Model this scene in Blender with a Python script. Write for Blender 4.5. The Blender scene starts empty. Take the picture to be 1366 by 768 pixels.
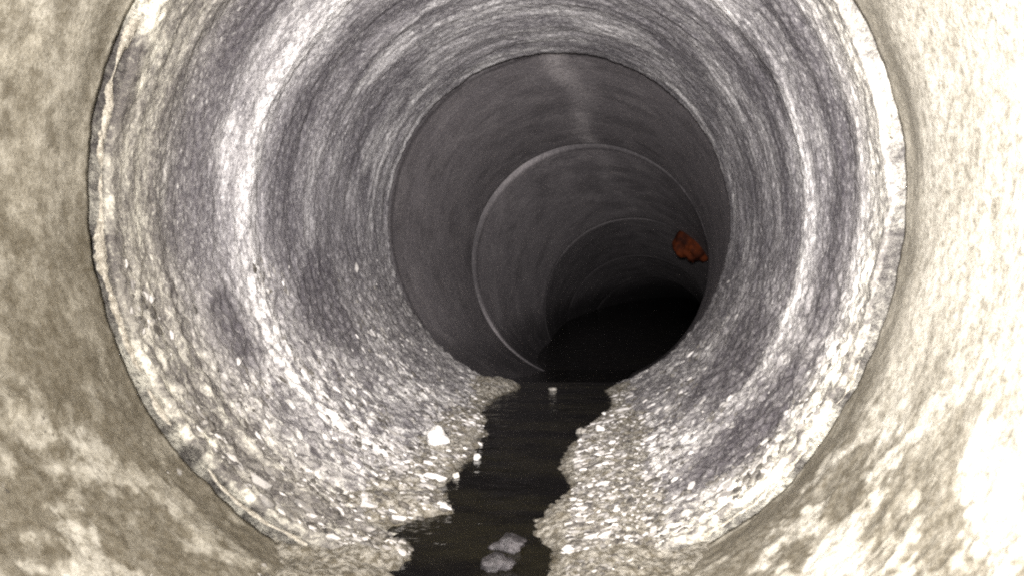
import bpy, math, random
import numpy as np

# ------------------------------------------------------------------ camera, world, lamps, exposure
scene = bpy.context.scene
PITCH = math.atan(0.057)                     # the crawler's camera looks slightly down the run
cam_data = bpy.data.cameras.new('camera')
cam_data.sensor_width = 36.0
cam_data.lens = 36.0 * 1000.0 / 1366.0
cam_data.dof.use_dof = True
cam_data.dof.focus_distance = 1.4
cam_data.dof.aperture_fstop = 13.0
cam_data.clip_start = 0.01
cam_data.clip_end = 100.0
cam = bpy.data.objects.new('camera', cam_data)
cam.rotation_euler = (math.radians(90) - PITCH, 0, 0)
scene.collection.objects.link(cam)
scene.camera = cam

world = bpy.data.worlds.new('World')
scene.world = world
world.use_nodes = True
world.node_tree.nodes['Background'].inputs[0].default_value = (0.02, 0.022, 0.028, 1)   # buried pipe: no daylight
world.node_tree.nodes['Background'].inputs[1].default_value = 0.02

def crawler_lamp(name, power, angle, blend, loc, aim, col, size):
    # headlamps of the inspection crawler that carries the camera
    l = bpy.data.lights.new(name, 'SPOT')
    l.energy = power; l.spot_size = math.radians(angle); l.spot_blend = blend
    l.color = col; l.shadow_soft_size = size
    o = bpy.data.objects.new(name, l)
    o.location = loc
    from mathutils import Vector
    d = Vector(aim) - Vector(loc)
    o.rotation_euler = d.to_track_quat('-Z', 'Y').to_euler()
    scene.collection.objects.link(o)
    return o
crawler_lamp('crawler_flood_lamp', 155.0, 178, 1.0, (-0.02, -0.12, 0.07), (0.80, 1.0, 0.42), (1.0, 0.955, 0.89), 0.025)
crawler_lamp('crawler_spot_lamp', 185.0, 58, 1.0, (-0.05, -0.10, 0.09), (0.03, 1.5, 0.02), (0.97, 0.94, 0.97), 0.02)

scene.view_settings.view_transform = 'Standard'
scene.view_settings.look = 'None'
scene.view_settings.exposure = 0.0
scene.view_settings.gamma = 1.0
scene.cycles.max_bounces = 6
scene.cycles.use_denoising = False
scene.cycles.filter_width = 2.2
scene.cycles.sample_clamp_indirect = 1.0

# ------------------------------------------------------------------ helpers
rng = np.random.RandomState(7)
random.seed(7)
F32 = np.float32
_ca, _sa = math.cos(PITCH), math.sin(PITCH)

def W(p):
    """survey frame (y along the line of sight) -> world (z up, still water level)"""
    p = np.asarray(p, dtype=np.float64)
    o = np.empty_like(p)
    o[..., 0] = p[..., 0]
    o[..., 1] = p[..., 1] * _ca + p[..., 2] * _sa
    o[..., 2] = -p[..., 1] * _sa + p[..., 2] * _ca
    return o

_perm = rng.permutation(4096).astype(np.int32)
_grad = rng.normal(size=(4096, 3)).astype(F32)
_grad /= np.linalg.norm(_grad, axis=1)[:, None]

def perlin(x, y, z, seed=0):
    x = np.asarray(x, F32) + F32(seed * 17.13); y = np.asarray(y, F32) + F32(seed * 5.71); z = np.asarray(z, F32) + F32(seed * 9.37)
    x, y, z = np.broadcast_arrays(x, y, z)
    xi = np.floor(x).astype(np.int32); yi = np.floor(y).astype(np.int32); zi = np.floor(z).astype(np.int32)
    fx = x - xi; fy = y - yi; fz = z - zi
    u = fx*fx*fx*(fx*(fx*6-15)+10); v = fy*fy*fy*(fy*(fy*6-15)+10); w = fz*fz*fz*(fz*(fz*6-15)+10)
    out = 0
    for dx in (0, 1):
        hx = _perm[(xi + dx) & 4095]; wx = u if dx else 1 - u
        for dy in (0, 1):
            hy = _perm[(hx + yi + dy) & 4095]; wy = v if dy else 1 - v
            for dz in (0, 1):
                g = _grad[_perm[(hy + zi + dz) & 4095]]
                wz = w if dz else 1 - w
                out = out + wx*wy*wz*(g[..., 0]*(fx-dx) + g[..., 1]*(fy-dy) + g[..., 2]*(fz-dz))
    return out * 1.5

def fbm(x, y, z, octaves=3, seed=0, gain=0.5):
    o = 0; a = 1.0; f = 1.0
    for k in range(octaves):
        o = o + a * perlin(x*f, y*f, z*f, seed + 3*k)
        a *= gain; f *= 2.03
    return o

def sstep(a, b, x):
    t = np.clip((x - a) / (b - a), 0, 1)
    return t*t*(3 - 2*t)

def bump1(x, c, w):
    return np.exp(-((x - c) / w) ** 2)

def angd(t, deg):
    """signed distance in degrees between angle array t (radians) and deg"""
    d = np.degrees(t) - deg
    return (d + 180) % 360 - 180

def mesh_obj(name, verts, quads=None, tris=None, mat=None, parent=None, origin=None, smooth=True, attrs=None):
    verts = np.asarray(verts, dtype=np.float64).reshape(-1, 3)
    org = np.zeros(3) if origin is None else np.asarray(origin, float)
    me = bpy.data.meshes.new(name)
    nq = 0 if quads is None else len(quads); nt = 0 if tris is None else len(tris)
    me.vertices.add(len(verts))
    me.vertices.foreach_set('co', (verts - org).astype(F32).ravel())
    loops = []
    if nq: loops.append(np.asarray(quads, np.int32).ravel())
    if nt: loops.append(np.asarray(tris, np.int32).ravel())
    loops = np.concatenate(loops)
    me.loops.add(len(loops)); me.loops.foreach_set('vertex_index', loops)
    me.polygons.add(nq + nt)
    starts = np.concatenate([np.arange(nq) * 4, nq * 4 + np.arange(nt) * 3]).astype(np.int32)
    me.polygons.foreach_set('loop_start', starts)
    me.polygons.foreach_set('use_smooth', np.full(nq + nt, bool(smooth)))
    me.update(calc_edges=True)
    for k, a in (attrs or {}).items():
        at = me.attributes.new(k, 'FLOAT', 'POINT')
        at.data.foreach_set('value', np.asarray(a, F32).ravel())
    if mat: me.materials.append(mat)
    o = bpy.data.objects.new(name, me)
    scene.collection.objects.link(o)
    if parent is not None:
        o.parent = parent
        o.location = org - np.array(parent.location)
    else:
        o.location = org
    return o

def tag(o, label=None, cat=None, group=None, kind=None):
    if label: o['label'] = label
    if cat: o['category'] = cat
    if group: o['group'] = group
    if kind: o['kind'] = kind
    return o

def grid_quads(nr, nc, wrap=True):
    i = np.arange(nr - 1)[:, None]; j = np.arange(nc if wrap else nc - 1)[None, :]
    a = i * nc + j; b = i * nc + (j + 1) % nc
    return np.stack([a, b, b + nc, a + nc], -1).reshape(-1, 4)

# ------------------------------------------------------------------ materials
class NT:
    def __init__(s, name):
        s.m = bpy.data.materials.new(name); s.m.use_nodes = True
        s.t = s.m.node_tree; s.n = s.t.nodes; s.l = s.t.links
        s.b = s.n['Principled BSDF']
    def node(s, typ, **kw):
        n = s.n.new(typ)
        for k, v in kw.items(): setattr(n, k, v)
        return n
    def put(s, sock, v):
        if hasattr(v, 'is_linked') or hasattr(v, 'links'): s.l.new(v, sock)
        else: sock.default_value = v
    def attr(s, name):
        return s.node('ShaderNodeAttribute', attribute_name=name).outputs['Fac']
    def coord(s, scale=(1, 1, 1)):
        tc = s.node('ShaderNodeTexCoord'); mp = s.node('ShaderNodeMapping')
        mp.inputs['Scale'].default_value = scale
        s.l.new(tc.outputs['Object'], mp.inputs['Vector'])
        return mp.outputs[0]
    def noise(s, vec, scale, detail=4, rough=0.6):
        n = s.node('ShaderNodeTexNoise'); s.l.new(vec, n.inputs['Vector'])
        n.inputs['Scale'].default_value = scale; n.inputs['Detail'].default_value = detail; n.inputs['Roughness'].default_value = rough
        return n.outputs['Fac']
    def ramp(s, fac, a, b, lo=0.0, hi=1.0):
        n = s.node('ShaderNodeMapRange'); s.put(n.inputs[0], fac)
        n.inputs[1].default_value = a; n.inputs[2].default_value = b; n.inputs[3].default_value = lo; n.inputs[4].default_value = hi
        n.interpolation_type = 'SMOOTHSTEP'
        return n.outputs[0]
    def math(s, op, a, b):
        n = s.node('ShaderNodeMath', operation=op); s.put(n.inputs[0], a); s.put(n.inputs[1], b); n.use_clamp = False
        return n.outputs[0]
    def mix(s, fac, a, b):
        n = s.node('ShaderNodeMix', data_type='RGBA')
        s.put(n.inputs[0], fac); s.put(n.inputs[6], a); s.put(n.inputs[7], b)
        return n.outputs[2]
    def bump(s, h, strength, dist, normal=None):
        n = s.node('ShaderNodeBump'); n.inputs['Strength'].default_value = strength; n.inputs['Distance'].default_value = dist
        s.l.new(h, n.inputs['Height'])
        if normal is not None: s.l.new(normal, n.inputs['Normal'])
        return n.outputs[0]

def concrete_mat(name, c_dark, c_light, c_lime, c_wet_shade, bump=1.0, rough=0.62, speck=1.0, coarse=1.0, fleck=0.5, fscale=190):
    k = NT(name)
    v = k.coord(); vs = k.coord((1, 14, 1))
    n1 = k.noise(v, 9, 6, 0.65); n2 = k.noise(v, 110, 5, 0.7); n3 = k.noise(vs, 5, 5, 0.6); n4 = k.noise(v, 300, 4, 0.75)
    f = k.math('ADD', k.math('MULTIPLY', n1, 0.5), k.math('MULTIPLY', n2, 0.5))
    base = k.mix(k.ramp(f, 0.41, 0.59), (*c_dark, 1), (*c_light, 1))
    base = k.mix(k.math('MULTIPLY', k.ramp(n3, 0.50, 0.66), 0.35 * min(1, 2 * fleck)), base, (*c_wet_shade, 1))
    lime = k.math('MULTIPLY', k.attr('lime'), k.ramp(n2, 0.32, 0.60, 0.2, 1.0))  # lime deposits, plus lamp-lit lips and right wall put into the colour
    base = k.mix(lime, base, (*c_lime, 1))
    base = k.mix(k.math('MULTIPLY', k.attr('wet_shade'), 0.5), base, (*c_wet_shade, 1))
    # fine aggregate: pale and dark grains
    base = k.mix(k.math('MULTIPLY', k.ramp(n4, 0.54, 0.68), 0.60 * speck), base, (*c_lime, 1))
    base = k.mix(k.math('MULTIPLY', k.ramp(n4, 0.47, 0.34), 0.75 * speck), base, (*[c * 0.5 for c in c_dark], 1))
    n5 = k.noise(k.coord((0.6, 1.5, 0.6)), fscale, 3, 0.6)
    k.b.inputs['Specular IOR Level'].default_value = 0.25
    base = k.mix(k.math('MULTIPLY', k.ramp(n5, 0.57, 0.68), fleck), base, (*c_lime, 1))
    base = k.mix(k.math('MULTIPLY', k.ramp(n5, 0.44, 0.34), fleck), base, (*[c * 0.4 for c in c_dark], 1))
    base = k.mix(k.math('MULTIPLY', k.attr('wet_shade'), k.ramp(n2, 0.3, 0.62, 1.0, 0.65)), base, (*c_wet_shade, 1))  # damp and dirt, plus shade put into the colour at the joints
    tint = k.node('ShaderNodeMix', data_type='RGBA', blend_type='MULTIPLY')
    k.put(tint.inputs[0], k.attr('tan')); k.put(tint.inputs[6], base); k.put(tint.inputs[7], (1.0, 0.985, 0.86, 1))
    base = tint.outputs[2]
    k.put(k.b.inputs['Base Color'], base)
    k.put(k.b.inputs['Roughness'], k.ramp(n2, 0.3, 0.7, rough - 0.14, rough + 0.14))
    b1 = k.bump(n2, 0.6 * coarse, 0.005)
    k.put(k.b.inputs['Normal'], k.bump(n4, 0.8 * bump, 0.003, b1))
    return k.m

M_near = concrete_mat('warm_concrete', (0.23, 0.212, 0.176), (0.41, 0.383, 0.328), (0.69, 0.665, 0.61), (0.090, 0.078, 0.058), bump=0.6, coarse=0.15, speck=0.8, fleck=0.3, fscale=380)
M_lime = concrete_mat('limed_concrete', (0.135, 0.127, 0.137), (0.30, 0.286, 0.294), (0.82, 0.80, 0.79), (0.05, 0.045, 0.053), bump=0.9, rough=0.6, fleck=0.42, speck=0.75)
M_dark = concrete_mat('dark_smooth_concrete', (0.138, 0.126, 0.132), (0.17, 0.155, 0.160), (0.42, 0.39, 0.39), (0.03, 0.027, 0.029), bump=0.35, rough=0.65, speck=0.55, coarse=0.6, fleck=0.28)  # darker, smoother tone for the lengths beyond the second joint

def simple_mat(name, a, b, scale=60, rough=0.7, bump=0.5, dist=0.004, spec=0.5):
    k = NT(name); v = k.coord()
    n = k.noise(v, scale, 5, 0.65)
    k.put(k.b.inputs['Base Color'], k.mix(k.ramp(n, 0.35, 0.65), (*a, 1), (*b, 1)))
    k.b.inputs['Roughness'].default_value = rough
    k.b.inputs['Specular IOR Level'].default_value = spec
    k.put(k.b.inputs['Normal'], k.bump(k.noise(v, scale * 2.2, 4, 0.7), bump, dist))
    return k.m
M_mortar = simple_mat('pale_mortar', (0.26, 0.235, 0.195), (0.58, 0.54, 0.47), 150, 0.75, 1.0, 0.003)
M_gasket = simple_mat('black_gasket_rubber', (0.012, 0.012, 0.013), (0.03, 0.028, 0.028), 50, 0.6)
M_orange = simple_mat('orange_red_rubber', (0.02, 0.006, 0.004), (0.10, 0.022, 0.006), 14, 0.8, 0.4, 0.004, 0.08)
def silt_mat():
    k = NT('gravelly_silt'); v = k.coord()
    n = k.noise(v, 130, 5, 0.65); n2 = k.noise(v, 30, 4, 0.6)
    c = k.mix(k.ramp(n, 0.38, 0.62), (0.085, 0.073, 0.052, 1), (0.31, 0.29, 0.255, 1))  # dark tone stands in for shadow between the stones
    c = k.mix(k.ramp(n2, 0.5, 0.66, 0.0, 0.6), c, (0.11, 0.092, 0.062, 1))
    c = k.mix(k.attr('wet_shade'), c, (0.028, 0.023, 0.014, 1))          # soaked margin
    k.put(k.b.inputs['Base Color'], c)
    k.put(k.b.inputs['Roughness'], k.ramp(k.attr('wet_shade'), 0.0, 1.0, 0.65, 0.32))
    k.put(k.b.inputs['Normal'], k.bump(k.noise(v, 280, 4, 0.7), 0.9, 0.005))
    return k.m
M_sed = silt_mat()
M_dull = simple_mat('dull_stone', (0.10, 0.092, 0.08), (0.30, 0.28, 0.25), 110, 0.5, 0.6)
M_white = simple_mat('white_stone', (0.36, 0.345, 0.32), (0.68, 0.66, 0.63), 120, 0.5, 0.8)
M_pale = simple_mat('pale_stone', (0.26, 0.24, 0.21), (0.50, 0.47, 0.42), 90, 0.45, 0.4)
M_violet = simple_mat('violet_grey_stone', (0.016, 0.0145, 0.016), (0.055, 0.050, 0.054), 110, 0.4, 0.9)

def gravel_mat():
    k = NT('mixed_gravel'); v = k.coord()
    s = k.attr('shade'); n = k.noise(v, 160, 3, 0.6)
    c = k.mix(k.ramp(s, 0.15, 0.95), (0.030, 0.027, 0.025, 1), (0.47, 0.45, 0.435, 1))  # wide dark-to-pale spread gives the contrast of shadows between chips
    c = k.mix(k.ramp(n, 0.35, 0.7, 0.0, 0.4), c, (0.22, 0.20, 0.17, 1))
    k.put(k.b.inputs['Base Color'], c)
    k.b.inputs['Roughness'].default_value = 0.62
    k.b.inputs['Specular IOR Level'].default_value = 0.3
    k.put(k.b.inputs['Normal'], k.bump(k.noise(v, 420, 3, 0.6), 0.4, 0.002))
    return k.m
M_gravel = gravel_mat()

def water_mat():
    k = NT('murky_water'); v = k.coord((1, 2.2, 1))
    n = k.noise(v, 16, 3, 0.55)
    k.put(k.b.inputs['Base Color'], k.mix(k.ramp(k.noise(v, 7, 3, 0.5), 0.4, 0.65), (0.002, 0.0018, 0.0015, 1), (0.008, 0.007, 0.004, 1)))
    k.b.inputs['Roughness'].default_value = 0.07
    k.b.inputs['IOR'].default_value = 1.333
    k.put(k.b.inputs['Normal'], k.bump(n, 0.30, 0.012))
    return k.m
M_water = water_mat()

# ------------------------------------------------------------------ the pipe run
R = 0.40
YA, YB = 0.757, 1.770      # the two near joints
RING_Y = np.array([-2.4, 0.741, 1.770, 2.632, 3.48, 4.35, 5.20, 6.10, 7.2, 8.4])
RING_X = np.array([-0.40, -0.017, 0.1115, 0.276, 0.568, 0.735, 0.96, 1.25, 1.65, 2.15])
RING_Z = np.array([-0.03, 0.0933, 0.152, 0.0895, -0.094, -0.231, -0.36, -0.47, -0.58, -0.66])

def axis(Y):
    return np.interp(Y, RING_Y, RING_X), np.interp(Y, RING_Y, RING_Z)

def pipe(name, Ys, nth, hfun, afun, mat, label, radius=R, off0=(0, 0), off1=(0, 0), outer=0.075):
    """one pipe length: inner wall grid (relief hfun, inward positive), end faces and outer wall"""
    th = np.linspace(0, 2*np.pi, nth, endpoint=False)
    Yg, Tg = np.meshgrid(Ys, th, indexing='ij')
    s = (Yg - Ys[0]) / (Ys[-1] - Ys[0])
    cx, cz = axis(Yg)
    cx = cx + off0[0]*(1-s) + off1[0]*s; cz = cz + off0[1]*(1-s) + off1[1]*s
    h, dy = hfun(Yg, Tg)
    rho = radius - h
    V = np.stack([cx + rho*np.cos(Tg), Yg + dy, cz + rho*np.sin(Tg)], -1)
    # outer wall: two rings front and back
    ro = radius + outer
    def ring(i):
        return np.stack([cx[i] + ro*np.cos(th), np.full(nth, Ys[i]), cz[i] + ro*np.sin(th)], -1)
    allv = np.concatenate([ring(0)[None], V, ring(-1)[None]], 0)
    nr = len(Ys) + 2
    q = grid_quads(nr, nth)
    back = np.stack([(nr-1)*nth + np.arange(nth), (nr-1)*nth + (np.arange(nth)+1) % nth, (np.arange(nth)+1) % nth, np.arange(nth)], -1)
    q = np.concatenate([q, back])[:, ::-1]
    at = {}
    for kk, a in afun(Yg, Tg, h).items():
        at[kk] = np.concatenate([a[:1], a, a[-1:]], 0)
    org = W(np.array([cx[0, 0], Ys[0], cz[0, 0] - radius - outer]))
    o = mesh_obj(name, W(allv), quads=q, mat=mat, origin=org, attrs=at)
    tag(o, label, 'pipe', 'concrete pipe lengths of the sewer')
    # rubber ring closing the joint behind this length
    if Ys[-1] < 8:
        n2 = 96; t2 = np.linspace(0, 2*np.pi, n2, endpoint=False)
        prof = [(0.445, -0.035), (0.445, 0.055), (0.50, 0.055), (0.50, -0.035), (0.445, -0.035)]
        ex, ez = cx[-1, 0], cz[-1, 0]
        gv = np.array([[(ex + r*math.cos(a), Ys[-1] + y, ez + r*math.sin(a)) for a in t2] for r, y in prof])
        g = mesh_obj('gasket', W(gv), quads=grid_quads(5, n2)[:, ::-1], mat=M_gasket, parent=o, origin=W(np.array([ex, Ys[-1], ez])), smooth=False)
    return o

def cyl(Y, T, stretch=1.0):
    return R*np.cos(T)*stretch, Y, R*np.sin(T)*stretch

# ---- the length the camera stands in (pale, warm, sandy)
def h0(Y, T):
    x, y, z = cyl(Y, T)
    low = sstep(-0.25, -0.75, np.sin(T))
    h = 0.0016*fbm(x*9, y*11, z*9, 3, 1)
    h += 0.0006*fbm(x*85, y*110, z*85, 2, 5)*(1 + 1.0*low)
    h += 0.0022*low*np.maximum(0, fbm(x*34, y*38, z*34, 3, 8))
    h += 0.0007*perlin(x*1.5, y*30, z*1.5, 12)
    d = YA - Y
    h -= 0.013*sstep(0.085, 0.0, d)*(0.75 + 0.35*perlin(x*6, y*0, z*6, 14))   # the flared socket
    # scratch along the lower left
    h += 0.006*bump1(angd(T, 203 + 40*(Y-0.5)), 0, 1.6)*bump1(Y, 0.58, 0.09)
    return h, 0.004*fbm(x*25, y*2, z*25, 2, 15)*sstep(0.03, 0.0, d)
def a0(Y, T, h):
    x, y, z = cyl(Y, T)
    d = YA - Y
    right = sstep(0.2, 0.9, np.cos(T))  # lamp-lit side: its brightness is put into the colour below
    low = sstep(-0.2, -0.7, np.sin(T))
    lime = 0.35*sstep(-0.1, 0.5, fbm(x*7, y*9, z*7, 3, 21)) + 0.55*right*(1 - 0.8*low) + 0.5*sstep(0.0, 0.5, fbm(x*26, y*30, z*26, 3, 22))*(0.35 + 0.65*low) + 0.25*low*sstep(0.0, 0.4, fbm(x*40, y*50, z*40, 2, 23))
    lime *= sstep(0.03, 0.10, d)
    wet_shade = 0.75*sstep(0.0, 0.45, fbm(x*12, y*18, z*12, 4, 25, 0.6))*(0.45 + 0.55*low) + (1.0*bump1(angd(T, 226), 0, 24) + 1.0*bump1(angd(T, 314), 0, 22))*sstep(0.22, 0.05, d + 0.07*fbm(x*8, y*10, z*8, 3, 27))  # dirt, plus the socket's shadow band put into the colour
    wet_shade += 0.55*sstep(-0.1, 0.4, fbm(x*9, y*9, z*9, 3, 28))*bump1(angd(T, 205), 0, 40)
    wet_shade += 0.75*sstep(-0.05, 0.32, fbm(x*45, y*60, z*45, 2, 29))*(0.4 + 0.6*low)
    wet_shade += 0.35*sstep(0.1, 0.45, perlin(x*2.5, (y + 0.02*perlin(x*5, y*3, z*5, 24))*34, z*2.5, 26))           # drag marks round the wall
    mott = fbm(x*15, y*22, z*15, 4, 35, 0.62)
    wet_shade = (wet_shade + 0.9*low*sstep(0.02, 0.30, mott))*(1 - 0.8*low*sstep(-0.08, -0.35, mott))
    lime = lime + 0.6*low*sstep(-0.08, -0.40, mott)*sstep(0.06, 0.14, d)
    return {'lime': np.clip(lime, 0, 1), 'wet_shade': np.clip(wet_shade, 0, 0.95)*(1 - 0.75*right*(1 - low))}  # right wall kept lighter in colour, as the lamps light it
Y0s = np.concatenate([np.linspace(-2.4, 0.1, 30), np.linspace(0.12, 0.30, 20), 0.4/np.linspace(0.4/0.305, 0.4/(YA - 0.006), 230)])
p0 = pipe('concrete_pipe', Y0s, 1150, h0, a0, M_near, 'pale cream sandy concrete pipe length nearest the viewer, filling the picture edges')

# ---- the length with the lime rings, gravel crust and stream
BLOTCH = [  # angle, Y, half-angle, half-length, amount (dark damp patches)
    (203, 0.95, 9, 0.035, 0.9), (200, 1.28, 14, 0.10, 0.85), (190, 1.42, 20, 0.12, 0.5), (323, 1.22, 15, 0.13, 1.0), (316, 0.93, 15, 0.06, 0.95),
    (345, 1.32, 12, 0.10, 0.55), (350, 0.935, 20, 0.04, 0.75), (30, 1.12, 8, 0.07, 0.6), (28, 0.93, 18, 0.035, 0.55), (150, 0.93, 30, 0.04, 0.5),
    (172, 1.18, 28, 0.05, 0.65), (140, 1.19, 14, 0.05, 0.55), (232, 0.815, 16, 0.022, 0.7), (176, 0.845, 26, 0.012, 0.5), (75, 1.25, 25, 0.15, 0.3), (215, 1.6, 22, 0.10, 0.45),
    (335, 1.62, 18, 0.12, 0.6), (300, 1.45, 14, 0.12, 0.4)]
def blotches(x, y, z, Yw, T):
    w = 0
    for ang, yc, da, dl, amt in BLOTCH:
        w = np.maximum(w, min(1.0, 1.1*amt)*np.clip(1.7*bump1(angd(T, ang) + 6*perlin(x*12, y*12, z*12, 58), 0, da)*bump1(Yw + 0.02*perlin(x*9, y*14, z*9, 59), yc, dl*1.1), 0, 1))
    return w
def h1(Y, T):
    x, y, z = cyl(Y, T)
    sn = np.sin(T); low = sstep(0.05, -0.55, sn)
    wob = 0.012*fbm(x*4, y*2, z*4, 2, 31)
    Yw = Y + wob
    h = 0.0030*perlin(x*1.2, Yw*22, z*1.2, 33) + 0.0015*perlin(x*3.5, Yw*50, z*3.5, 34) + 0.0006*perlin(x*14, Yw*100, z*14, 35)
    h *= 1 - 0.6*low
    h += 0.0024*fbm(x*10, y*10, z*10, 2, 36)
    h += 0.0060*bump1(Yw, 1.055, 0.028)*(0.45 + 0.75*np.abs(np.cos(T)))       # lime ridge
    h += 0.0035*bump1(Yw, 0.80, 0.014) + 0.003*bump1(Yw, 0.845, 0.012)*sstep(0.2, -0.7, np.cos(T))
    h -= 0.0045*bump1(Yw, 0.885, 0.028)
    # crusted aggregate, coarse towards the invert
    e = fbm(x*52, y*75, z*52, 2, 40)
    h += (0.0015 + 0.0032*low)*e + 0.0022*low*np.abs(fbm(x*26, y*40, z*26, 2, 43))
    h += 0.0008*perlin(x*150, y*210, z*150, 46)
    d = Y - YA
    h += 0.0060*sstep(0.05, 0.0, d) + 0.0022*sstep(0.02, 0, d)*fbm(x*22, y*1, z*22, 3, 47)
    h -= 0.013*np.clip(1 - d/0.010, 0, 1)**2                                    # rounded nose
    h -= 0.006*np.clip(1 - (YB - Y)/0.02, 0, 1)**2
    dy = 0.007*fbm(x*9, y*0, z*9, 4, 48, 0.5)*sstep(0.05, 0.0, d)
    dy = dy + 0.006*fbm(x*16, y*0, z*16, 3, 49)*sstep(0.05, 0.0, YB - Y)
    return h, dy
def a1(Y, T, h):
    x, y, z = cyl(Y, T)
    c = np.cos(T); sn = np.sin(T); low = sstep(0.05, -0.6, sn)
    Yw = Y + 0.014*fbm(x*4, y*2, z*4, 2, 31)
    pat = sstep(-0.35, 0.35, fbm(x*6, y*9, z*6, 3, 51))
    fine = sstep(-0.45, 0.35, fbm(x*28, y*60, z*28, 3, 52))
    side = np.abs(c)
    lime = 1.15*bump1(Yw, 1.06, 0.042)*sstep(0.0, 0.5, side)*(0.6 + 0.4*pat)
    lime = np.maximum(lime, (1.1*sstep(0.0, 0.7, c) + 0.40)*bump1(Yw, 0.795, 0.045)*(0.35 + 0.65*pat))  # lime ring, with the lip's lit right side put into the colour
    brk = np.maximum(sstep(-0.25, 0.3, fbm(x*7, y*0, z*7, 3, 53)), np.maximum(bump1(angd(T, 222), 0, 26), bump1(angd(T, 318), 0, 22)))
    lime = np.maximum(lime, 0.85*sstep(0.014, 0.004, Y - YA)*brk)  # lit edge of the lip painted pale, forced at the lower sides
    lime = np.maximum(lime, 0.5*bump1(Yw, 1.30, 0.022)*pat*side)
    lime = np.maximum(lime, 0.6*bump1(Yw, 0.955, 0.015)*pat*sstep(0.2, -0.6, c))
    # drifts of lime over the shoulders and pale crust by the invert
    lime = np.maximum(lime, 0.62*sstep(0.0, 0.55, fbm(x*7, y*12, z*7, 3, 54) + 0.25*sn))
    lime = np.maximum(lime, low*0.75*sstep(-0.1, 0.35, fbm(x*42, y*66, z*42, 2, 55)))
    lime = np.clip(lime*1.15, 0, 1.15)*(0.4 + 0.6*fine)
    wet_shade = 0.42*sstep(0.05, 0.5, perlin(x*2, Yw*24, z*2, 57)) * (1 - 0.6*low)
    band = np.maximum(bump1(Yw, 0.93, 0.045), np.maximum(0.95*bump1(Yw, 1.19, 0.055), 0.7*bump1(Yw, 1.45, 0.10)))
    wet_shade = np.maximum(wet_shade, 0.85*band*sstep(0.1, 0.7, side)*(1 - 0.7*low)*(0.65 + 0.35*pat))
    wet_shade = np.maximum(wet_shade, 0.8*(1 - brk)*sstep(0.03, 0.01, Y - YA))
    wet_shade = wet_shade*(1 - 0.8*np.clip(1.3*bump1(Yw, 1.055, 0.035), 0, 1)*sstep(0.0, 0.5, side))*(1 - 0.8*bump1(Yw, 0.79, 0.05)*sstep(0.0, 0.6, c))
    wet_shade = np.maximum(wet_shade, blotches(x, y, z, Yw, T)*(0.75 + 0.25*fine))
    for yc, wd in ((0.822, 0.006), (0.858, 0.008), (0.80, 0.004)):
        wet_shade = np.maximum(wet_shade, 0.9*bump1(Yw, yc, wd)*bump1(angd(T, 205), 0, 38)*(0.5 + 0.5*pat))
    lime = lime*(1 - 0.8*blotches(x, y, z, Yw, T))
    wet_shade = np.maximum(wet_shade, 0.65*low*sstep(0.05, 0.45, fbm(x*40, y*60, z*40, 2, 60)))
    wet_shade = np.maximum(wet_shade, 0.8*bump1(angd(T, 268), 0, 14)*sstep(0.85, 1.1, Y))
    tan = 0.8*sstep(0.98, 0.80, Y)*sstep(0.3, -0.4, c) + 0.35*low + 0.6*sstep(0.88, 0.77, Y)
    return {'lime': np.clip(lime*(1 - 0.9*wet_shade), 0, 1), 'wet_shade': np.clip(wet_shade, 0, 1), 'tan': np.clip(tan, 0, 1)}
Y1s = 0.4/np.linspace(0.4/(YA + 0.003), 0.4/(YB - 0.004), 370)
Y1s = np.unique(np.concatenate([Y1s, np.linspace(YA + 0.003, YA + 0.02, 10)]))
p1 = pipe('concrete_pipe', Y1s, 1400, h1, a1, M_lime, 'grey concrete pipe length with white lime rings and gravelly lower sides')

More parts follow.
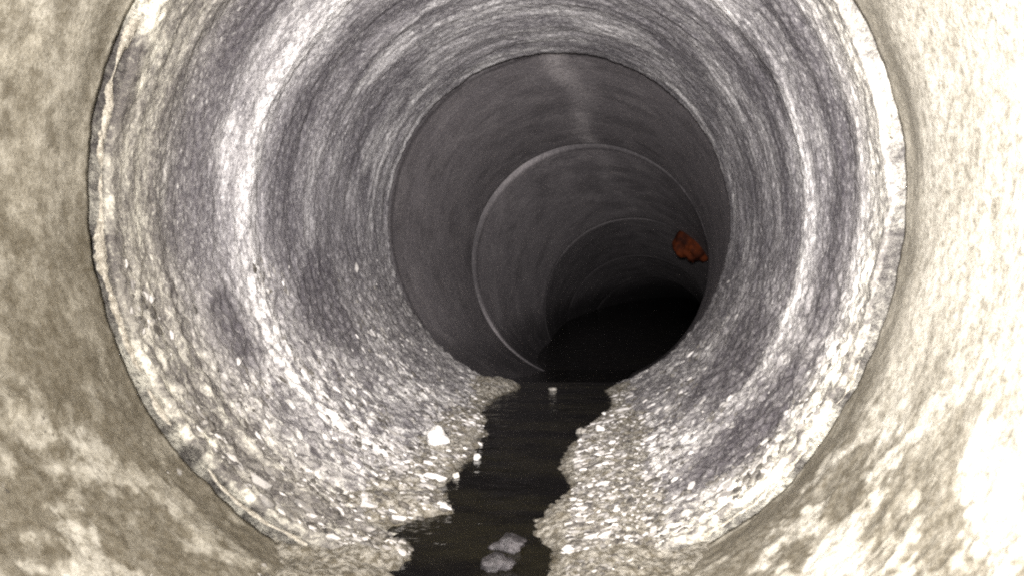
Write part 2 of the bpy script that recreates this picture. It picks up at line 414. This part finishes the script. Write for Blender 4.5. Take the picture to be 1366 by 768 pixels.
# ---- the dark smooth lengths farther on
def far_h(Yb, Ye, seed, skew=None):
    def f(Y, T):
        x, y, z = cyl(Y, T)
        h = 0.0012*fbm(x*8, y*8, z*8, 2, seed) + 0.0004*perlin(x*60, y*60, z*60, seed + 2)
        h -= 0.004*np.clip(1 - (Y - Yb)/0.008, 0, 1)**2
        h -= 0.006*np.clip(1 - (Ye - Y)/0.02, 0, 1)**2
        near = sstep(0.08, 0.0, Y - Yb)
        dy = 0.006*fbm(x*8, y*0, z*8, 3, seed + 4)*near
        if skew: dy = dy - skew[1]*sstep(-0.2, 0.6, np.cos(T - math.radians(skew[0])))*near
        return h, dy
    return f
def far_a(Yb, Ye, seed, streak=0.0, rim=0.5, arcs=()):
    def f(Y, T, h):
        x, y, z = cyl(Y, T)
        lime = streak*bump1(angd(T, 90 + 3*np.sin(Y*11)) + 3*perlin(x*9, y*7, z*9, seed), 0, 4.5)*(0.45 + 0.55*sstep(-0.3, 0.3, perlin(x*3, y*9, z*3, seed + 1)))
        edge = sstep(0.045, 0.0, Y - Yb)*(0.5 + 0.5*sstep(-0.3, 0.3, perlin(x*5, y*2, z*5, seed + 2)))
        arc = 0.12
        for am, aw in arcs: arc = np.maximum(arc, bump1(angd(T, am), 0, aw))
        lime = np.maximum(lime, rim*edge*arc)  # rim arcs painted pale where the lip catches lamp light
        lime = np.maximum(lime, 0.15*sstep(0.1, 0.5, fbm(x*9, y*9, z*9, 3, seed + 5)))
        wet_shade = 0.22*sstep(0.0, 0.5, fbm(x*9, y*11, z*9, 4, seed + 3))
        wet_shade = np.maximum(wet_shade, 0.9*sstep(-0.55, -0.85, np.sin(T)))
        above = axis(Y)[1] + R*np.sin(T) - (-0.2925 + 0.057*(Y - 2.632)) + 0.03*perlin(x*6, y*6, z*6, seed + 6)
        wet_shade = np.maximum(wet_shade, sstep(0.20, 0.03, above)*sstep(2.4, 2.7, Y))                  # tide stain of the standing water
        wet_shade = np.maximum(wet_shade, sstep(0.03, 0.0, Y - Yb)*np.clip(1 - 1.3*rim*arc, 0, 1))  # end faces darkened in colour to cut the lamp light they catch
        return {'lime': np.clip(lime, 0, 1), 'wet_shade': np.clip(wet_shade*(1 - lime), 0, 1)}
    return f
FAR = [
    (1.804, 2.626, 150, 700, 0.9, 0.0, (0.005, 0.004), (0.0, 0.0), R + 0.0125, [(186, 7)], 'smooth dark grey pipe length with a pale drip streak along its crown'),
    (2.650, 3.470, 90, 500, 0.25, 0.7, (0.002, -0.001), (0, 0), R + 0.0115, [(128, 26), (222, 22), (305, 22)], 'dark pipe length with a pale rim, just before the orange seal'),
    (3.500, 4.340, 60, 400, 0.2, 0.3, (0.0, 0.002), (0, 0), R + 0.0175, [(110, 50)], 'very dark sagging pipe length starting at the orange seal'),
    (4.370, 5.190, 40, 300, 0.2, 0.25, (0, -0.001), (0, 0), R + 0.025, [(100, 30)], 'nearly black pipe length dipping into the standing water at the far end'),
]
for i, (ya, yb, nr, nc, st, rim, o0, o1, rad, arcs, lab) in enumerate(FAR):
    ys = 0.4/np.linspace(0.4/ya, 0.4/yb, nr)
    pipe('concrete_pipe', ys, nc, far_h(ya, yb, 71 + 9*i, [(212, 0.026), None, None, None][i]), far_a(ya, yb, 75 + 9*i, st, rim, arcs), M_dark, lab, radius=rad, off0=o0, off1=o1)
# the last length, under water where the run sags: closes the view
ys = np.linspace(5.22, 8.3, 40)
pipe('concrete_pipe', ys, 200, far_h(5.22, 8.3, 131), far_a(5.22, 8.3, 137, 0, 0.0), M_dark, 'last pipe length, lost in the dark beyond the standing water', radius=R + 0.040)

# ---- broken mortar along the near joint
def mortar(name, a0d, a1d, Yc, rad, thick, seed, parent):
    n = max(24, int((a1d - a0d)*12)); m = 20
    t = np.radians(np.linspace(a0d, a1d, n))
    cx, cz = axis(Yc)
    ends = np.minimum(1, np.minimum(np.arange(n), n - 1 - np.arange(n))/6.0)
    vx = []
    for k in range(m):
        b = 2*np.pi*k/m
        x, z = R*np.cos(t), R*np.sin(t)
        th = thick*(0.25 + 0.75*ends)*np.maximum(0.12, (0.7 + 1.0*fbm(x*22, 0*x, z*22, 3, seed, 0.6)))*(1 + 0.6*fbm(x*90, 0*x + math.cos(b)*2.2, z*120 + math.sin(b)*2.2, 3, seed + 3, 0.7))
        rr = rad + 0.002 + th*np.cos(b)*0.6; yy = Yc + 0.012*fbm(x*11, 0*x, z*11, 3, seed + 7, 0.6) + 1.9*th*np.sin(b)
        vx.append(np.stack([cx + rr*np.cos(t), yy, cz + rr*np.sin(t)], -1))
    V = np.stack(vx, 1)
    q = grid_quads(n, m)
    return mesh_obj(name, W(V), quads=q, mat=M_mortar, parent=parent, origin=W(V[n//2, 0]))
for (aa, bb, yy, rr, tt, sd) in [(116, 138, 0.000, 0.400, 0.0034, 201), (140, 152, 0.002, 0.401, 0.0048, 205), (154, 172, -0.002, 0.401, 0.0040, 207), (171, 207, 0.000, 0.401, 0.0042, 209),
                                 (209, 250, 0.001, 0.401, 0.0028, 213), (300, 338, 0.001, 0.401, 0.0026, 217), (8, 34, 0.001, 0.401, 0.0032, 221), (146, 155, 0.040, 0.3985, 0.0055, 225)]:
    yy += YA
    mortar('mortar', aa, bb, yy, rr, tt, sd, p1)

# ------------------------------------------------------------------ sediment, stream and standing water
DEPTH = 0.026
SH_Y = np.array([-2.4, 0.60, 0.72, 0.757, 0.80, 0.845, 0.872, 0.905, 1.0, 1.09, 1.2, 1.35, 1.5, 1.60, 1.66, 1.72, 1.77])
SH_L = np.array([-0.10, -0.10, -0.095, -0.085, -0.100, -0.140, -0.118, -0.074, -0.098, -0.098, -0.086, -0.10, -0.128, -0.115, -0.085, -0.085, -0.10])
SH_R = np.array([0.07, 0.06, 0.050, 0.050, 0.046, 0.022, 0.020, 0.028, 0.060, 0.036, 0.044, 0.075, 0.115, 0.115, 0.10, 0.12, 0.14])
def bed(X, Y):
    """height of the sediment top (survey frame) over pipe lengths 0 and 1"""
    cx, cz = axis(Y)
    x = X - cx
    wall = cz - np.sqrt(np.maximum(R*R - x*x, 1e-4))
    water = cz - R + DEPTH
    n1 = fbm(X*22, Y*22, 0*X, 3, 301); n2 = fbm(X*75, Y*75, 0*X, 2, 305)
    L = np.interp(Y, SH_Y, SH_L) + 0.008*n1; Rr = np.interp(Y, SH_Y, SH_R) + 0.008*n1
    e = np.maximum(L - x, x - Rr)                       # >0 on the banks
    bank = water - 0.003 + 0.015*(1 - np.exp(-np.maximum(e, 0)/0.030)) + 0.35*np.maximum(e, 0)*0.3
    chan = water - 0.012 + 0.30*np.minimum(e, 0)
    z = np.where(e > 0, bank, np.maximum(chan, cz - R - 0.01))
    fade = sstep(0.24, 0.13, np.abs(x + 0.02))
    thick = z - wall
    z = wall + np.where(thick > 0, thick*fade, thick) - 0.006*(1 - fade)
    z = z + (0.0035*n2 + 0.004*n1)*np.where(e > 0, 1, 0.2)*sstep(0.0, 0.3, fade)
    return z, e, fade
def build_sediment():
    nx, ny = 420, 520
    s = np.linspace(-0.26, 0.26, nx)
    ys = np.concatenate([np.linspace(-1.0, 0.55, 60), np.linspace(0.555, 1.765, ny)])
    Yg, S = np.meshgrid(ys, s, indexing='ij')
    Xg = axis(Yg)[0] + S
    Z, e, fade = bed(Xg, Yg)
    V = np.stack([Xg, Yg, Z], -1)
    o = mesh_obj('sediment', W(V), quads=grid_quads(len(ys), nx, False), mat=M_sed, origin=W(V[60, nx//2]), attrs={'wet_shade': np.exp(-np.maximum(e, 0)/0.011)})
    tag(o, 'silt and gravel banks deposited along both sides of the dark stream', 'sediment', kind='stuff')
build_sediment()

def build_stream():
    ys = np.concatenate([np.linspace(-2.3, 0.6, 20), np.linspace(0.62, 1.80, 240)])
    s = np.linspace(-0.15, 0.15, 60)
    Yg, S = np.meshgrid(ys, s, indexing='ij')
    cx, cz = axis(Yg)
    Z = cz - R + DEPTH + 0.0006*fbm(S*30, Yg*45, 0*S, 2, 320)
    # runs on as a thin sheet through the next length, over its lip
    ys2 = np.linspace(1.805, 2.70, 60)
    Y2, S2 = np.meshgrid(ys2, s, indexing='ij')
    c2x, c2z = axis(Y2)
    Z2 = c2z - R + 0.024 + 0.0006*fbm(S2*30, Y2*45, 0*S2, 2, 321)
    V = np.concatenate([np.stack([cx + S, Yg, Z], -1), np.stack([c2x + S2, Y2, Z2], -1)], 0)
    o = mesh_obj('stream_water', W(V), quads=grid_quads(len(ys) + len(ys2), 60, False), mat=M_water, origin=W(V[0, 30]))
    tag(o, 'dark murky stream running along the bottom of the pipe', 'water', kind='structure')
    ys = np.linspace(2.66, 8.2, 120)
    s = np.linspace(-0.395, 0.395, 40)
    Yg, S = np.meshgrid(ys, s, indexing='ij')
    cx, cz = axis(Yg)
    Z = -0.2925 + 0.057*(Yg - 2.632) + 0*S
    hw = np.sqrt(np.maximum(0.43**2 - (Z - cz)**2, 0.0004))
    V = np.stack([cx + S/0.395*hw, Yg, Z], -1)
    o = mesh_obj('standing_water', W(V), quads=grid_quads(len(ys), 40, False), mat=M_water, origin=W(V[0, 20]))
    tag(o, 'black standing water filling the sag at the far end', 'water', kind='structure')
build_stream()

# ------------------------------------------------------------------ gravel and stones
def ico():
    p = (1 + 5**0.5)/2
    v = np.array([(-1,p,0),(1,p,0),(-1,-p,0),(1,-p,0),(0,-1,p),(0,1,p),(0,-1,-p),(0,1,-p),(p,0,-1),(p,0,1),(-p,0,-1),(-p,0,1)], float)
    f = np.array([(0,11,5),(0,5,1),(0,1,7),(0,7,10),(0,10,11),(1,5,9),(5,11,4),(11,10,2),(10,7,6),(7,1,8),(3,9,4),(3,4,2),(3,2,6),(3,6,8),(3,8,9),(4,9,5),(2,4,11),(6,2,10),(8,6,7),(9,8,1)])
    return v/np.linalg.norm(v[0]), f
ICO_V, ICO_F = ico()

def build_gravel():
    N = 30000
    Y = 0.4/rng.uniform(0.4/0.42, 0.4/1.66, N)
    side = rng.rand(N) < 0.56
    # angle: dense by the invert, thinning up the wall
    a = np.where(side, 262 - 72*rng.rand(N)**1.5, 280 + 62*rng.rand(N)**1.6)
    T = np.radians(a)
    cx, cz = axis(Y)
    first = Y < YA
    hw = np.where(first, h0(Y[:, None], T[:, None])[0][:, 0], h1(Y[:, None], T[:, None])[0][:, 0])
    X = cx + (R - hw)*np.cos(T); Zw = cz + (R - hw)*np.sin(T)
    zb, e, fade = bed(X, Y)
    Z = np.where(zb > Zw, zb, Zw)
    ok = (Z > cz - R + DEPTH - 0.001) & (np.abs(Y - YA) > 0.012)
    clump = fbm(X*9, Y*12, Z*9, 3, 330)
    up = np.where(side, (262 - a)/72, (a - 280)/62)
    ok &= (rng.rand(N) < 1 - np.exp(-np.maximum(e, 0)/0.018)) | (np.abs(X - cx) > 0.2)
    bl = blotches(*cyl(Y, T), Y, T)
    ok &= rng.rand(N) > 1.3*bl - 0.2
    ok &= rng.rand(N) < sstep(-0.5, 0.3, clump + 0.35 - 1.1*up**1.5 - 0.8*first)
    X, Y, Z, T = X[ok], Y[ok], Z[ok], T[ok]; n = len(X)
    size = 0.0013 + 0.0032*rng.rand(n)**2.2 + 0.0045*(rng.rand(n) < 0.03)*rng.rand(n)
    size = size*np.where(Y < YA, 0.6, 1.0)
    # local frame: normal, round the pipe, along the pipe
    nrm = np.stack([-np.cos(T), 0*T, -np.sin(T)], -1); tan = np.stack([-np.sin(T), 0*T, np.cos(T)], -1); ax = np.zeros((n, 3)); ax[:, 1] = 1
    v = ICO_V[None] * rng.uniform(0.55, 1.35, (n, 12, 1))
    rot = rng.uniform(-0.6, 0.6, n)
    t2 = tan*np.cos(rot)[:, None] + ax*np.sin(rot)[:, None]; a2 = -tan*np.sin(rot)[:, None] + ax*np.cos(rot)[:, None]
    sc = size[:, None]*np.stack([rng.uniform(1.0, 2.6, n), rng.uniform(0.7, 1.2, n), rng.uniform(0.5, 0.9, n)], -1)
    P = np.stack([X, Y, Z], -1) + nrm*(size*0.02)[:, None]
    V = P[:, None] + v[..., :1]*(t2*sc[:, :1])[:, None] + v[..., 1:2]*(a2*sc[:, 1:2])[:, None] + v[..., 2:]*(nrm*sc[:, 2:])[:, None]
    Fc = ICO_F[None] + 12*np.arange(n)[:, None, None]
    shade = np.repeat(np.clip(rng.beta(0.9, 1.3, n), 0, 1), 12)
    o = mesh_obj('gravel', W(V), tris=Fc.reshape(-1, 3), mat=M_gravel, origin=W(np.array([0.0, 0.8, -0.29])), smooth=False, attrs={'shade': shade})
    tag(o, 'pale loose gravel crusted over the lower pipe sides and banks', 'gravel', kind='stuff')
build_gravel()

def on_bed(px, py):
    """where the line of sight through a photo position meets the sediment, water or wall"""
    Y = np.linspace(0.6, 1.76, 3000)
    X = (px - 683)/1000*Y; Z = (384 - py)/1000*Y
    cx, cz = axis(Y)
    top = np.maximum(np.maximum(bed(X, Y)[0], cz - R + DEPTH), cz - np.sqrt(np.maximum(R*R - (X - cx)**2, 0)))
    i = int(np.argmax(Z < top))
    return X[i], Y[i], top[i]

def stone(px, py, w, h, mat, label, seed, sub=2, group=None):
    """a loose stone about w x h (photo widths at its distance), resting on the bed"""
    x, y, z = on_bed(px, py)
    sw, sh = w/1000*y/2, h/1000*y/2
    import bmesh
    bm = bmesh.new(); bmesh.ops.create_icosphere(bm, subdivisions=3, radius=1.0)
    co = np.array([v.co[:] for v in bm.verts]); fc = np.array([[v.index for v in f.verts] for f in bm.faces]); bm.free()
    d = 1 + 0.55*perlin(co[:, 0]*1.1, co[:, 1]*1.1, co[:, 2]*1.1, seed) + 0.28*perlin(co[:, 0]*2.6, co[:, 1]*2.6, co[:, 2]*2.6, seed + 2) + 0.10*perlin(co[:, 0]*7, co[:, 1]*7, co[:, 2]*7, seed + 4)
    co = co*d[:, None]
    co[:, 2] = np.maximum(co[:, 2], -0.55)
    V = co*np.array([sw, sw*0.95, sh]) + np.array([x, y, z + sh*0.40])
    o = mesh_obj('stone', W(V), tris=fc, mat=mat, origin=W(np.array([x, y, z])))
    tag(o, label, 'stone', group)
    return o
stone(582, 590, 30, 32, M_white, 'bright white stone lying on the gravel left of the stream', 401)
stone(636, 612, 10, 11, M_white, 'small white stone at the left water edge', 405)
stone(608, 636, 9, 9, M_pale, 'small pale stone just below the white one, on the left bank', 409)
stone(776, 577, 14, 9, M_dull, 'flat pale stone in the water at the right bank, leftmost of three', 413)
stone(800, 573, 11, 9, M_white, 'small white stone at the right water edge, middle of three', 417)
stone(806, 552, 6, 5, M_white, 'tiny white stone at the right water edge, farthest of three', 421)
stone(678, 730, 40, 22, M_violet, 'violet grey stone standing in the stream, the farther of two', 425)
stone(664, 755, 38, 26, M_violet, 'violet grey stone in the stream at the bottom edge, the nearer of two', 431)
stone(737, 520, 10, 6, M_dull, 'small dull stone in the stream where it meets the next pipe', 437)

# ------------------------------------------------------------------ orange seal hanging from the far joint
def orange_seal():
    # a bunched length of seal pushed out of the joint, against the upper right wall
    Yc = 3.455
    c = np.array([0.838, Yc, 0.196])
    import bmesh
    bm = bmesh.new(); bmesh.ops.create_icosphere(bm, subdivisions=4, radius=1.0)
    co = np.array([v.co[:] for v in bm.verts]); fc = np.array([[v.index for v in f.verts] for f in bm.faces]); bm.free()
    d = 1 + 0.25*perlin(co[:, 0]*1.2, co[:, 1]*1.2, co[:, 2]*1.2, 501) + 0.35*perlin(co[:, 0]*2.4, co[:, 1]*3, co[:, 2]*1.2, 505) + 0.08*perlin(co[:, 0]*8, co[:, 1]*8, co[:, 2]*5, 507)
    co = co*d[:, None]*np.array([0.078, 0.040, 0.074])
    o = mesh_obj('rubber_seal', W(co + c), tris=fc, mat=M_orange, origin=W(c))
    tag(o, 'orange red rubber seal hanging loose from the far joint on the right', 'seal')
orange_seal()
